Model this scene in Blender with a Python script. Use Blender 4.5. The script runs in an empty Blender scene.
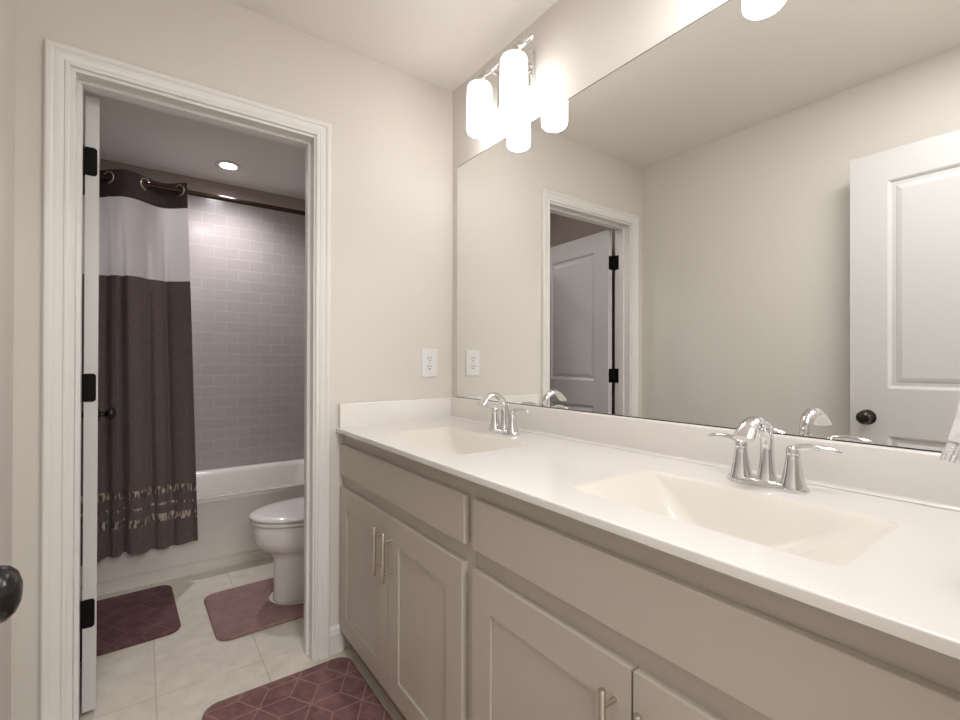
import bpy, bmesh, math, random
from math import sin, cos, pi, radians
from mathutils import Vector, Matrix
from mathutils.geometry import tessellate_polygon

random.seed(4)
S = bpy.context.scene
COL = S.collection

# ------------------------------------------------------------------ camera
cam_data = bpy.data.cameras.new('camera')
cam = bpy.data.objects.new('camera', cam_data)
COL.objects.link(cam)
cam_data.sensor_width = 36.0
cam_data.lens = 36.0 * 467.48 / 960.0
cam_data.clip_start = 0.02
ya, pi_, ro = radians(35.8185), radians(0.249), radians(0.1428)
r0 = Vector((cos(ya), -sin(ya), 0))
fw = Vector((sin(ya) * cos(pi_), cos(ya) * cos(pi_), sin(pi_)))
u0 = r0.cross(fw)
r1 = r0 * cos(ro) + u0 * sin(ro)
u1 = -r0 * sin(ro) + u0 * cos(ro)
m = Matrix((r1, u1, -fw)).transposed().to_4x4()
m.translation = Vector((0, 0, 1.1635))
cam.matrix_world = m
S.camera = cam

# ------------------------------------------------------------------ world and exposure
W = bpy.data.worlds.new('world')
S.world = W
W.use_nodes = True
W.node_tree.nodes['Background'].inputs[0].default_value = (1.0, 0.97, 0.94, 1)
W.node_tree.nodes['Background'].inputs[1].default_value = 0.3
S.view_settings.view_transform = 'Standard'
S.view_settings.look = 'None'
S.view_settings.gamma = 1.0
S.view_settings.use_curve_mapping = False
S.view_settings.exposure = 0.56

VANITY_EMIT = 5.2
DOWN_EMIT = 40.0
DOWN_WATTS = 44.0
HALL_FILL_WATTS = 42.0
ROOM_FILL_WATTS = 9.0
BATH_FILL_WATTS = 2.0

# added fill lamp under the hallway ceiling, behind the camera, beyond the entry doorway
ld = bpy.data.lights.new('hall_fill', 'AREA')
ld.shape = 'DISK'
ld.size = 0.8
ld.energy = HALL_FILL_WATTS
ld.color = (0.96, 0.985, 1.0)
lo = bpy.data.objects.new('hall_fill', ld)
COL.objects.link(lo)
lo.location = (0.15, -1.95, 2.42)
# unseen fill lamp added to brighten the vanity room, above the field of view
ld = bpy.data.lights.new('vanity_room_fill', 'AREA')
ld.shape = 'DISK'
ld.size = 0.55
ld.energy = ROOM_FILL_WATTS
ld.color = (0.98, 0.99, 1.0)
lo = bpy.data.objects.new('vanity_room_fill', ld)
COL.objects.link(lo)
lo.location = (0.48, 0.26, 2.425)
# extra fill added to lift the tub room, above the doorway and out of the picture
ld = bpy.data.lights.new('tub_room_fill', 'AREA')
ld.shape = 'DISK'
ld.size = 0.16
ld.energy = BATH_FILL_WATTS
ld.color = (1.0, 0.95, 0.93)
lo = bpy.data.objects.new('tub_room_fill', ld)
COL.objects.link(lo)
lo.location = (0.45, 2.30, 2.43)

# ------------------------------------------------------------------ dimensions
XR, YB, XL, CE = 1.184, 1.865, -0.300, 2.44
YB2 = 1.98            # bathroom side of the back wall
YF = 3.79             # far wall behind the tub
YR = -0.025           # rear wall, room side
YR2 = -0.14


# ------------------------------------------------------------------ materials
def new_mat(name):
    mt = bpy.data.materials.new(name)
    mt.use_nodes = True
    nt = mt.node_tree
    return mt, nt, nt.nodes['Principled BSDF']


def setc(bs, c, rough=0.5, metal=0.0, spec=None):
    bs.inputs['Base Color'].default_value = (c[0], c[1], c[2], 1)
    bs.inputs['Roughness'].default_value = rough
    bs.inputs['Metallic'].default_value = metal
    if spec is not None:
        bs.inputs['Specular IOR Level'].default_value = spec


def noise(nt, scale, detail=2.0, coord='Object', rough=0.5):
    tc = nt.nodes.new('ShaderNodeTexCoord')
    n = nt.nodes.new('ShaderNodeTexNoise')
    n.inputs['Scale'].default_value = scale
    n.inputs['Detail'].default_value = detail
    n.inputs['Roughness'].default_value = rough
    nt.links.new(tc.outputs[coord], n.inputs['Vector'])
    return n


def bump(nt, bs, src, strength, dist=0.001):
    b = nt.nodes.new('ShaderNodeBump')
    b.inputs['Strength'].default_value = strength
    b.inputs['Distance'].default_value = dist
    nt.links.new(src, b.inputs['Height'])
    nt.links.new(b.outputs[0], bs.inputs['Normal'])


def ramp(nt, src, stops):
    r = nt.nodes.new('ShaderNodeValToRGB')
    el = r.color_ramp.elements
    while len(el) < len(stops):
        el.new(0.5)
    for e, (p, c) in zip(el, stops):
        e.position = p
        e.color = (c[0], c[1], c[2], 1)
    nt.links.new(src, r.inputs[0])
    return r


def plain(name, c, rough=0.5, metal=0.0, bscale=None, bstr=0.1, spec=None, vary=0.0):
    mt, nt, bs = new_mat(name)
    setc(bs, c, rough, metal, spec)
    if bscale:
        n = noise(nt, bscale, 3.0)
        bump(nt, bs, n.outputs[0], bstr)
        if vary:
            lo_ = [v * (1 - vary) for v in c]
            hi_ = [min(1, v * (1 + vary)) for v in c]
            r = ramp(nt, n.outputs[0], [(0.3, lo_), (0.7, hi_)])
            nt.links.new(r.outputs[0], bs.inputs['Base Color'])
    return mt


M = {}
M['wall'] = plain('wall_paint', (0.695, 0.652, 0.603), 0.75, bscale=180, bstr=0.12)
M['ceiling'] = plain('ceiling_paint', (0.81, 0.765, 0.72), 0.85, bscale=120, bstr=0.15)
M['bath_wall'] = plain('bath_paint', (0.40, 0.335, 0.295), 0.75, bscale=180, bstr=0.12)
M['trim'] = plain('white_trim_paint', (0.76, 0.735, 0.71), 0.35, bscale=60, bstr=0.03)
M['door'] = plain('white_door_paint', (0.59, 0.578, 0.565), 0.38, bscale=90, bstr=0.04)
M['cab'] = plain('grey_cabinet_paint', (0.52, 0.463, 0.405), 0.42, bscale=80, bstr=0.03)
M['toe'] = plain('toe_kick_board', (0.36, 0.265, 0.175), 0.6, bscale=50, bstr=0.05)
M['chrome'] = plain('chrome', (0.76, 0.76, 0.77), 0.07, 1.0, bscale=8, bstr=0.01)
M['nickel'] = plain('brushed_nickel', (0.60, 0.54, 0.47), 0.32, 1.0, bscale=300, bstr=0.05)
M['bronze'] = plain('oil_rubbed_bronze', (0.006, 0.005, 0.0045), 0.22, 0.0, bscale=40, bstr=0.02)
M['black'] = plain('black_hinge_metal', (0.005, 0.0045, 0.0045), 0.6, 0.0, bscale=40, bstr=0.03, spec=0.15)
M['rod'] = plain('dark_bronze_rod', (0.055, 0.033, 0.022), 0.28, 0.85, bscale=40, bstr=0.02)
M['porcelain'] = plain('white_porcelain', (0.74, 0.71, 0.68), 0.12, bscale=5, bstr=0.01)
M['tub'] = plain('white_tub_enamel', (0.74, 0.70, 0.65), 0.18, bscale=5, bstr=0.01)
M['plastic'] = plain('white_plastic', (0.78, 0.77, 0.755), 0.35, bscale=60, bstr=0.01)
M['slot'] = plain('dark_slot', (0.05, 0.045, 0.04), 0.6, bscale=60, bstr=0.01)
M['grommet'] = plain('grommet_metal', (0.72, 0.64, 0.56), 0.18, 1.0, bscale=40, bstr=0.01)
M['cord'] = plain('edge_binding', (0.16, 0.10, 0.10), 0.8, bscale=400, bstr=0.2)


def sheer_mat():
    mt, nt, bs = new_mat('white_sheer_fabric')
    setc(bs, (0.80, 0.775, 0.785), 0.85)
    n = noise(nt, 600, 2.0)
    bump(nt, bs, n.outputs[0], 0.3)
    tr = nt.nodes.new('ShaderNodeBsdfTranslucent')
    tr.inputs[0].default_value = (0.88, 0.86, 0.86, 1)
    mx = nt.nodes.new('ShaderNodeMixShader')
    mx.inputs[0].default_value = 0.45
    nt.links.new(bs.outputs[0], mx.inputs[1])
    nt.links.new(tr.outputs[0], mx.inputs[2])
    nt.links.new(mx.outputs[0], nt.nodes['Material Output'].inputs[0])
    return mt


M['sheer'] = sheer_mat()


def fabric(name, c, scale=420.0):
    mt, nt, bs = new_mat(name)
    setc(bs, c, 0.85)
    tc = nt.nodes.new('ShaderNodeTexCoord')
    mp = nt.nodes.new('ShaderNodeMapping')
    mp.inputs['Scale'].default_value = (scale * 0.5, scale * 0.5, scale * 0.12)
    nt.links.new(tc.outputs['Object'], mp.inputs[0])
    n = nt.nodes.new('ShaderNodeTexNoise')
    n.inputs['Scale'].default_value = 1.0
    nt.links.new(mp.outputs[0], n.inputs['Vector'])
    r = ramp(nt, n.outputs[0], [(0.3, [v * 0.78 for v in c]), (0.7, [v * 1.18 for v in c])])
    nt.links.new(r.outputs[0], bs.inputs['Base Color'])
    bump(nt, bs, n.outputs[0], 0.3)
    bs.inputs['Sheen Weight'].default_value = 0.15
    return mt


M['curtain'] = fabric('taupe_curtain_fabric', (0.128, 0.093, 0.092))
M['header'] = fabric('dark_plum_header_fabric', (0.060, 0.040, 0.043))


def ribbon_mat():
    mt, nt, bs = new_mat('satin_ribbon')
    setc(bs, (0.42, 0.34, 0.27), 0.35)
    tc = nt.nodes.new('ShaderNodeTexCoord')
    mp = nt.nodes.new('ShaderNodeMapping')
    mp.inputs['Scale'].default_value = (95, 95, 22)
    nt.links.new(tc.outputs['Object'], mp.inputs[0])
    n = nt.nodes.new('ShaderNodeTexNoise')
    n.inputs['Scale'].default_value = 1.0
    n.inputs['Detail'].default_value = 1.0
    nt.links.new(mp.outputs[0], n.inputs['Vector'])
    r = ramp(nt, n.outputs[0], [(0.47, (0.085, 0.06, 0.056)), (0.60, (0.50, 0.41, 0.33))])
    nt.links.new(r.outputs[0], bs.inputs['Base Color'])
    bump(nt, bs, n.outputs[0], 0.6, 0.003)
    return mt


M['ribbon'] = ribbon_mat()


def emit_mat(name, c, strength, shell=0.8):
    mt, nt, bs = new_mat(name)
    setc(bs, (shell, shell, shell), 0.25)
    bs.inputs['Emission Color'].default_value = (c[0], c[1], c[2], 1)
    bs.inputs['Emission Strength'].default_value = strength
    return mt


M['shade'] = emit_mat('lit_frosted_glass', (1.0, 0.98, 0.965), VANITY_EMIT)
def hang_low(mt, strength):
    """the bulb sits in the lower part of the glass, so the foot of the shade glows strongest"""
    nt = mt.node_tree
    tc = nt.nodes.new('ShaderNodeTexCoord')
    sp = nt.nodes.new('ShaderNodeSeparateXYZ')
    nt.links.new(tc.outputs['Generated'], sp.inputs[0])
    mr = nt.nodes.new('ShaderNodeMapRange')
    mr.interpolation_type = 'SMOOTHSTEP'
    mr.inputs['From Min'].default_value = 0.15
    mr.inputs['From Max'].default_value = 0.85
    mr.inputs['To Min'].default_value = strength * 1.7
    mr.inputs['To Max'].default_value = strength * 0.22
    nt.links.new(sp.outputs[2], mr.inputs[0])
    nt.links.new(mr.outputs[0], nt.nodes['Principled BSDF'].inputs['Emission Strength'])


hang_low(M['shade'], VANITY_EMIT)
M['lens'] = emit_mat('lit_downlight_lens', (0.93, 0.93, 1.0), DOWN_EMIT)


def mirror_mat():
    mt, nt, bs = new_mat('mirror_silver')
    setc(bs, (0.90, 0.905, 0.895), 0.0, 1.0)
    return mt


M['mirror'] = mirror_mat()


def counter_mat():
    mt, nt, bs = new_mat('cultured_marble')
    setc(bs, (0.765, 0.725, 0.688), 0.16)
    tc = nt.nodes.new('ShaderNodeTexCoord')
    n1 = nt.nodes.new('ShaderNodeTexNoise')
    n1.inputs['Scale'].default_value = 4.5
    n1.inputs['Detail'].default_value = 6.0
    n1.inputs['Roughness'].default_value = 0.6
    n1.inputs['Distortion'].default_value = 1.6
    nt.links.new(tc.outputs['Object'], n1.inputs['Vector'])
    r = ramp(nt, n1.outputs[0], [(0.46, (0.765, 0.725, 0.688)), (0.50, (0.74, 0.695, 0.655)),
                                 (0.54, (0.765, 0.725, 0.688))])
    n2 = nt.nodes.new('ShaderNodeTexNoise')
    n2.inputs['Scale'].default_value = 2.2
    n2.inputs['Detail'].default_value = 2.0
    nt.links.new(tc.outputs['Object'], n2.inputs['Vector'])
    fr = nt.nodes.new('ShaderNodeMapRange')
    fr.inputs['From Min'].default_value = 0.45
    fr.inputs['From Max'].default_value = 0.62
    fr.inputs['To Max'].default_value = 0.6
    nt.links.new(n2.outputs[0], fr.inputs[0])
    mx = nt.nodes.new('ShaderNodeMix')
    mx.data_type = 'RGBA'
    mx.inputs[6].default_value = (0.765, 0.725, 0.688, 1)
    nt.links.new(fr.outputs[0], mx.inputs[0])
    nt.links.new(r.outputs[0], mx.inputs[7])
    nt.links.new(mx.outputs[2], bs.inputs['Base Color'])
    return mt


M['marble'] = counter_mat()
M['bowl'] = plain('integral_bowl_marble', (0.74, 0.69, 0.63), 0.2, bscale=4, bstr=0.005)


def brick_mat(name, axes, bw, rh, mortar, c1, c2, cm, rough, offs=(0, 0), stagger=0.5, nscale=None,
              bstr=0.4):
    """tiles laid out on the two object axes given"""
    mt, nt, bs = new_mat(name)
    setc(bs, c1, rough)
    tc = nt.nodes.new('ShaderNodeTexCoord')
    sp = nt.nodes.new('ShaderNodeSeparateXYZ')
    nt.links.new(tc.outputs['Object'], sp.inputs[0])
    cb = nt.nodes.new('ShaderNodeCombineXYZ')
    for i, ax in enumerate(axes):
        a = nt.nodes.new('ShaderNodeMath')
        a.operation = 'ADD'
        a.inputs[1].default_value = offs[i]
        nt.links.new(sp.outputs['XYZ'.index(ax)], a.inputs[0])
        nt.links.new(a.outputs[0], cb.inputs[i])
    b = nt.nodes.new('ShaderNodeTexBrick')
    b.offset = stagger
    b.inputs['Scale'].default_value = 1.0
    b.inputs['Brick Width'].default_value = bw
    b.inputs['Row Height'].default_value = rh
    b.inputs['Mortar Size'].default_value = mortar
    b.inputs['Mortar Smooth'].default_value = 0.3
    b.inputs['Bias'].default_value = 0.0
    b.inputs['Color1'].default_value = (*c1, 1)
    b.inputs['Color2'].default_value = (*c2, 1)
    b.inputs['Mortar'].default_value = (*cm, 1)
    nt.links.new(cb.outputs[0], b.inputs['Vector'])
    col = b.outputs['Color']
    if nscale:
        n = noise(nt, nscale, 5.0, rough=0.6)
        r = ramp(nt, n.outputs[0], [(0.3, (0.86, 0.85, 0.83)), (0.7, (1.05, 1.05, 1.05))])
        mx = nt.nodes.new('ShaderNodeMix')
        mx.data_type = 'RGBA'
        mx.blend_type = 'MULTIPLY'
        mx.inputs[0].default_value = 1.0
        nt.links.new(col, mx.inputs[6])
        nt.links.new(r.outputs[0], mx.inputs[7])
        col = mx.outputs[2]
    nt.links.new(col, bs.inputs['Base Color'])
    inv = nt.nodes.new('ShaderNodeMath')
    inv.operation = 'SUBTRACT'
    inv.inputs[0].default_value = 1.0
    nt.links.new(b.outputs['Fac'], inv.inputs[1])
    bump(nt, bs, inv.outputs[0], bstr, 0.002)
    return mt


TILE1, TILE2, GROUT = (0.395, 0.350, 0.335), (0.375, 0.333, 0.318), (0.47, 0.43, 0.415)
M['tile_far'] = brick_mat('subway_tile_far', 'XZ', 0.152, 0.0762, 0.0022, TILE1, TILE2, GROUT, 0.16,
                          (0.35, 0.002))
M['tile_end'] = brick_mat('subway_tile_end', 'YZ', 0.152, 0.0762, 0.0022, TILE1, TILE2, GROUT, 0.16,
                          (0.0, 0.002))
M['floor'] = brick_mat('floor_tile', 'YX', 0.69, 0.341, 0.0024, (0.66, 0.60, 0.525), (0.65, 0.59, 0.515),
                       (0.50, 0.45, 0.385), 0.35, (-1.972 + 6.9, -0.043 + 3.41), 0.0, 14.0, 0.25)


def rug_mat(name, dark, light, line, ox, oy, strength=1.0, width=0.032, rot=0.0):
    """plush pile with the pale tumbling-block lines"""
    mt, nt, bs = new_mat(name)
    setc(bs, dark, 0.9)
    bs.inputs['Sheen Weight'].default_value = 0.08
    bs.inputs['Sheen Roughness'].default_value = 0.5
    L = nt.links.new

    def mth(op, a, b=None, c=None):
        n = nt.nodes.new('ShaderNodeMath')
        n.operation = op
        for i, v in enumerate((a, b, c)):
            if v is None:
                continue
            if isinstance(v, (int, float)):
                n.inputs[i].default_value = v
            else:
                L(v, n.inputs[i])
        return n.outputs[0]

    tc = nt.nodes.new('ShaderNodeTexCoord')
    wn = nt.nodes.new('ShaderNodeTexNoise')
    wn.inputs['Scale'].default_value = 30.0
    L(tc.outputs['Object'], wn.inputs['Vector'])
    wob = nt.nodes.new('ShaderNodeVectorMath')
    wob.operation = 'MULTIPLY_ADD'
    wob.inputs[1].default_value = (0.006, 0.006, 0)
    L(wn.outputs['Color'], wob.inputs[0])
    L(tc.outputs['Object'], wob.inputs[2])
    sp = nt.nodes.new('ShaderNodeSeparateXYZ')
    L(wob.outputs[0], sp.inputs[0])
    x = mth('SUBTRACT', sp.outputs[0], ox + 0.003)
    y = mth('SUBTRACT', sp.outputs[1], oy + 0.003)
    b = mth('DIVIDE', y, 0.079)
    a = mth('SUBTRACT', mth('DIVIDE', x, 0.098), mth('MULTIPLY', b, 0.5))
    ab = mth('ADD', a, b)
    out = None
    for line_c, along, sgn in ((b, a, -1), (a, b, -1), (ab, b, 1)):
        n_ = mth('ROUND', line_c)
        d = mth('ABSOLUTE', mth('SUBTRACT', line_c, n_))
        on = mth('LESS_THAN', d, width)
        ph = mth('ADD', along, mth('MULTIPLY', n_, float(sgn)))
        fr = mth('FLOORED_MODULO', ph, 3.0)
        miss = mth('MULTIPLY', mth('GREATER_THAN', fr, 1.0), mth('LESS_THAN', fr, 2.0))
        v = mth('MULTIPLY', on, mth('SUBTRACT', 1.0, miss))
        out = v if out is None else mth('MAXIMUM', out, v)
    n1 = noise(nt, 16.0, 5.0, rough=0.65)
    r = ramp(nt, n1.outputs[0], [(0.33, dark), (0.68, light)])
    mx = nt.nodes.new('ShaderNodeMix')
    mx.data_type = 'RGBA'
    L(mth('MULTIPLY', out, strength), mx.inputs[0])
    L(r.outputs[0], mx.inputs[6])
    mx.inputs[7].default_value = (*line, 1)
    L(mx.outputs[2], bs.inputs['Base Color'])
    n2 = noise(nt, 900.0, 2.0)
    h = mth('SUBTRACT', mth('MULTIPLY', n2.outputs[0], 0.5), mth('MULTIPLY', out, strength))
    bump(nt, bs, h, 0.6, 0.003)
    return mt


def towel_mat():
    mt, nt, bs = new_mat('terry_towel')
    setc(bs, (0.76, 0.71, 0.70), 0.95)
    n = noise(nt, 700, 2.0)
    n3 = noise(nt, 45, 2.0)
    r = ramp(nt, n3.outputs[0], [(0.42, (0.88, 0.84, 0.83)), (0.66, (0.74, 0.68, 0.68))])
    nt.links.new(r.outputs[0], bs.inputs['Base Color'])
    bump(nt, bs, n.outputs[0], 0.8, 0.003)
    return mt


M['towel'] = towel_mat()


# ------------------------------------------------------------------ mesh builder
class MB:
    def __init__(self):
        self.v, self.f = [], []

    def add(self, vs, fs):
        o = len(self.v)
        self.v += [Vector(p) for p in vs]
        self.f += [tuple(i + o for i in f) for f in fs]
        return self

    def box(self, x0, x1, y0, y1, z0, z1):
        vs = [(x, y, z) for z in (z0, z1) for y in (y0, y1) for x in (x0, x1)]
        return self.add(vs, [(0, 2, 3, 1), (4, 5, 7, 6), (0, 1, 5, 4), (2, 6, 7, 3), (0, 4, 6, 2), (1, 3, 7, 5)])

    def loft(self, rings, cap0=True, cap1=True, closed=True):
        n = len(rings[0])
        vs = [p for r in rings for p in r]
        fs = []
        for k in range(len(rings) - 1):
            for i in range(n if closed else n - 1):
                j = (i + 1) % n
                fs.append((k * n + i, k * n + j, (k + 1) * n + j, (k + 1) * n + i))
        if cap0:
            fs.append(tuple(range(n))[::-1])
        if cap1:
            fs.append(tuple((len(rings) - 1) * n + i for i in range(n)))
        return self.add(vs, fs)

    def tube(self, path, rad, n=16, flat=None, ref=(0, 0, 1)):
        """sweep an elliptical section along path; rad and flat are per-point half sizes"""
        path = [Vector(p) for p in path]
        if not isinstance(rad, (list, tuple)):
            rad = [rad] * len(path)
        if flat is None:
            flat = rad
        rings = []
        side = None
        for i, p in enumerate(path):
            t = (path[min(i + 1, len(path) - 1)] - path[max(i - 1, 0)]).normalized()
            if side is None:
                rf = Vector(ref)
                if abs(t.dot(rf)) > 0.95:
                    rf = Vector((0, 1, 0))
                side = t.cross(rf).normalized()
            side = (side - t * side.dot(t)).normalized()
            up = side.cross(t)
            rings.append([p + side * (rad[i] * cos(2 * pi * k / n)) + up * (flat[i] * sin(2 * pi * k / n))
                          for k in range(n)])
        return self.loft(rings)

    def lathe(self, prof, c, axis='z', n=32, cap=True):
        """prof: (radius, height) pairs about an axis through c"""
        c = Vector(c)
        rings = []
        for r, h in prof:
            ring = []
            for k in range(n):
                a = 2 * pi * k / n
                if axis == 'z':
                    ring.append(c + Vector((r * cos(a), r * sin(a), h)))
                elif axis == 'x':
                    ring.append(c + Vector((h, r * cos(a), r * sin(a))))
                else:
                    ring.append(c + Vector((r * cos(a), h, r * sin(a))))
            rings.append(ring)
        return self.loft(rings, cap, cap)

    def poly_holes(self, outer, holes, conv):
        """flat face with holes, 2-D loops turned into points by conv(u, v)"""
        loops = [[Vector((p[0], p[1], 0)) for p in outer]] + [[Vector((p[0], p[1], 0)) for p in h] for h in holes]
        tris = tessellate_polygon(loops)
        pts = [p for lp in loops for p in lp]
        return self.add([conv(p.x, p.y) for p in pts], [tuple(t) for t in tris])

    def build(self, name, mat, parent=None, smooth=None, bevel=0.0, seg=2, loc=None, weld=True, subsurf=0):
        me = bpy.data.meshes.new(name)
        off = Vector((0, 0, 0))
        q = parent
        while q is not None:
            off += Vector(q.location)
            q = q.parent
        if loc is not None:
            off += Vector(loc)
        me.from_pydata([tuple(p - off) for p in self.v], [], self.f)
        bm = bmesh.new()
        bm.from_mesh(me)
        if weld:
            bmesh.ops.remove_doubles(bm, verts=bm.verts, dist=1e-5)
        bmesh.ops.recalc_face_normals(bm, faces=bm.faces)
        if bevel:
            ed = [e for e in bm.edges if len(e.link_faces) == 2 and e.calc_face_angle(0) > radians(50)]
            bmesh.ops.bevel(bm, geom=ed, offset=bevel, segments=seg, profile=0.5, affect='EDGES',
                            clamp_overlap=True)
        if smooth is not None:
            for f in bm.faces:
                f.smooth = True
            lim = radians(smooth)
            for e in bm.edges:
                if len(e.link_faces) != 2 or e.calc_face_angle(0) > lim:
                    e.smooth = False
        bm.to_mesh(me)
        bm.free()
        me.materials.append(mat)
        ob = bpy.data.objects.new(name, me)
        COL.objects.link(ob)
        if parent is not None:
            ob.parent = parent
        if loc is not None:
            ob.location = loc
        if subsurf:
            md = ob.modifiers.new('subsurf', 'SUBSURF')
            md.levels = md.render_levels = subsurf
        return ob


def tag(o, label, cat=None, group=None, kind=None):
    o['label'] = label
    if cat:
        o['category'] = cat
    if group:
        o['group'] = group
    if kind:
        o['kind'] = kind
    return o


def thing(name, label, cat, loc=(0, 0, 0), group=None, kind=None):
    o = bpy.data.objects.new(name, None)
    o.empty_display_size = 0.05
    COL.objects.link(o)
    o.location = loc
    return tag(o, label, cat, group, kind)


def dup(root, delta, label):
    r = root.copy()
    COL.objects.link(r)
    r.location = Vector(root.location) + Vector(delta)
    r['label'] = label
    for ch in root.children:
        c = ch.copy()
        COL.objects.link(c)
        c.parent = r
        for g in ch.children:
            d = g.copy()
            COL.objects.link(d)
            d.parent = c
    return r


def struct(name, mb, mat, label, cat, smooth=None, bevel=0.0):
    return tag(mb.build(name, mat, None, smooth, bevel), label, cat, kind='structure')


def rrect(x0, x1, y0, y1, r, n=6):
    """rounded rectangle loop"""
    r = max(r, 1e-4)
    pts = []
    for cx, cy, a0 in ((x1 - r, y1 - r, 0), (x0 + r, y1 - r, 90), (x0 + r, y0 + r, 180), (x1 - r, y0 + r, 270)):
        for k in range(n + 1):
            a = radians(a0 + 90.0 * k / n)
            pts.append((cx + r * cos(a), cy + r * sin(a)))
    return pts


# ------------------------------------------------------------------ room shell
struct('floor', MB().box(XL - .1, XR + .1, -3.2, YF + .1, -0.06, 0), M['floor'],
       'beige rectangular floor tiles running from the vanity room into the tub room', 'floor')
struct('ceiling', MB().box(XL - .1, XR + .1, -3.2, YF + .1, CE, CE + .06), M['ceiling'],
       'smooth off-white ceiling over both rooms', 'ceiling')
struct('wall_right', MB().box(XR, XR + .1, -3.2, 1.93, 0, CE), M['wall'],
       'beige painted wall behind the vanity mirror', 'wall')
struct('wall_left', MB().box(XL - .1, XL, -3.2, 1.93, 0, CE), M['wall'],
       'beige painted wall on the left, seen in the mirror', 'wall')
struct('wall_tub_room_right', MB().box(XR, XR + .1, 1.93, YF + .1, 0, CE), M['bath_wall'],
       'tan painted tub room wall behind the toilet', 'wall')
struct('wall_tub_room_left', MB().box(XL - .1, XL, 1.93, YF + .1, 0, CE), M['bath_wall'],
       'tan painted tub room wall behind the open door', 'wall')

OXL, OXR, OZ = -0.168, 0.541, 2.041        # inner faces of the door lining
JT = 0.016
b = MB()
b.box(XL, OXL - JT, YB, YB2, 0, CE)
b.box(OXR + JT, XR, YB, YB2, 0, CE)
b.box(OXL - JT, OXR + JT, YB, YB2, OZ + JT, CE)
struct('wall_back', b, M['wall'], 'beige painted wall around the doorway to the tub room', 'wall')

b = MB()
EX0, EX1, EZ = -0.200, 0.580, 2.060
b.box(XL, EX0, YR2, YR, 0, CE)
b.box(EX1, XR, YR2, YR, 0, CE)
b.box(EX0, EX1, YR2, YR, EZ, CE)
struct('wall_rear', b, M['wall'], 'beige painted wall with the entry doorway behind the camera', 'wall')
struct('wall_hall', MB().box(XL, XR, -3.2, -3.1, 0, CE), M['wall'],
       'beige painted hallway wall opposite the entry doorway', 'wall')
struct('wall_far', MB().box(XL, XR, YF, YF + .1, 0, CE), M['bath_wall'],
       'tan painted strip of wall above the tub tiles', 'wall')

TT = 2.315      # top of the tile
struct('trim_tile_far', MB().box(XL + .008, XR - .008, YF - .010, YF, 0.37, TT), M['tile_far'],
       'glossy taupe subway tile on the long wall behind the tub', 'tile wall', bevel=0.002)
struct('trim_tile_left', MB().box(XL, XL + .008, 2.93, YF, 0.37, TT), M['tile_end'],
       'glossy taupe subway tile at the left end of the tub', 'tile wall')
struct('trim_tile_right', MB().box(XR - .008, XR, 2.93, YF, 0.37, TT), M['tile_end'],
       'glossy taupe subway tile at the right end of the tub', 'tile wall')


# door casing with mitred corners: profile (outward from the opening, thickness off the wall)
def casing(xl, xr, zt, w, yface, sgn):
    prof = [(0, 0), (0, .009), (.004, .011), (.010, .011), (.013, .008), (.016, .010), (.030, .014), (.036, .014),
            (.039, .017), (.044, .019), (.052, .019), (w, .014), (w, 0)]
    st = []
    for k in range(4):
        ring = []
        for u, t in prof:
            y = yface + sgn * t
            ring.append([(xl - u, y, 0), (xl - u, y, zt + u), (xr + u, y, zt + u), (xr + u, y, 0)][k])
        st.append(ring)
    return MB().loft(st)


struct('trim_1', casing(-.181, .548, 2.0515, .057, YB, -1), M['trim'],
       'white moulded casing around the doorway to the tub room', 'door casing', smooth=25)
struct('trim_2', casing(-.181, .548, 2.0515, .057, YB2, 1), M['trim'],
       'white moulded casing on the tub room side of the doorway', 'door casing', smooth=25)
b = MB()
y0, y1 = YB - .001, YB2 + .001
b.box(OXL - JT, OXL, y0, y1, 0, OZ + JT)
b.box(OXR, OXR + JT, y0, y1, 0, OZ + JT)
b.box(OXL, OXR, y0, y1, OZ, OZ + JT)
sy0, sy1 = YB2 - .072, YB2 - .038
b.box(OXL, OXL + .011, sy0, sy1, 0, OZ - .011)
b.box(OXR - .011, OXR, sy0, sy1, 0, OZ - .011)
b.box(OXL, OXR, sy0, sy1, OZ - .011, OZ)
struct('trim_3', b, M['trim'], 'white door lining with stop bead inside the tub room doorway', 'door lining')
b = MB()
b.box(EX0, EX0 + .014, YR2, YR, 0, EZ)
b.box(EX1 - .014, EX1, YR2, YR, 0, EZ)
b.box(EX0, EX1, YR2, YR, EZ - .014, EZ)
struct('trim_4', b, M['trim'], 'white lining of the entry doorway', 'door lining')


def baseboard(x0, x1, y0, y1, side):
    """side: direction the board faces"""
    h, t = 0.105, 0.013
    prof = [(0, 0), (t, 0), (t, h - .03), (t - .003, h - .022), (t - .003, h - .012), (.005, h - .002), (.003, h),
            (0, h)]
    if side == '-y':
        rs = [[(x, y1 - a, z) for a, z in prof] for x in (x0, x1)]
    elif side == '+y':
        rs = [[(x, y0 + a, z) for a, z in prof] for x in (x0, x1)]
    elif side == '+x':
        rs = [[(x0 + a, y, z) for a, z in prof] for y in (y0, y1)]
    else:
        rs = [[(x1 - a, y, z) for a, z in prof] for y in (y0, y1)]
    return MB().loft(rs)


struct('baseboard_back', baseboard(.606, .662, YB, YB, '-y'), M['trim'],
       'short white baseboard between the door casing and the vanity', 'baseboard')
struct('baseboard_left', baseboard(XL, XL, YR, YB, '+x'), M['trim'],
       'white baseboard along the left wall behind the entry door', 'baseboard')
struct('baseboard_tub_room_left', baseboard(XL, XL, YB2, 2.97, '+x'), M['trim'],
       'white baseboard behind the tub room door', 'baseboard')
struct('baseboard_tub_room_right', baseboard(XR, XR, YB2, 2.97, '-x'), M['trim'],
       'white baseboard behind the toilet', 'baseboard')


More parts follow.
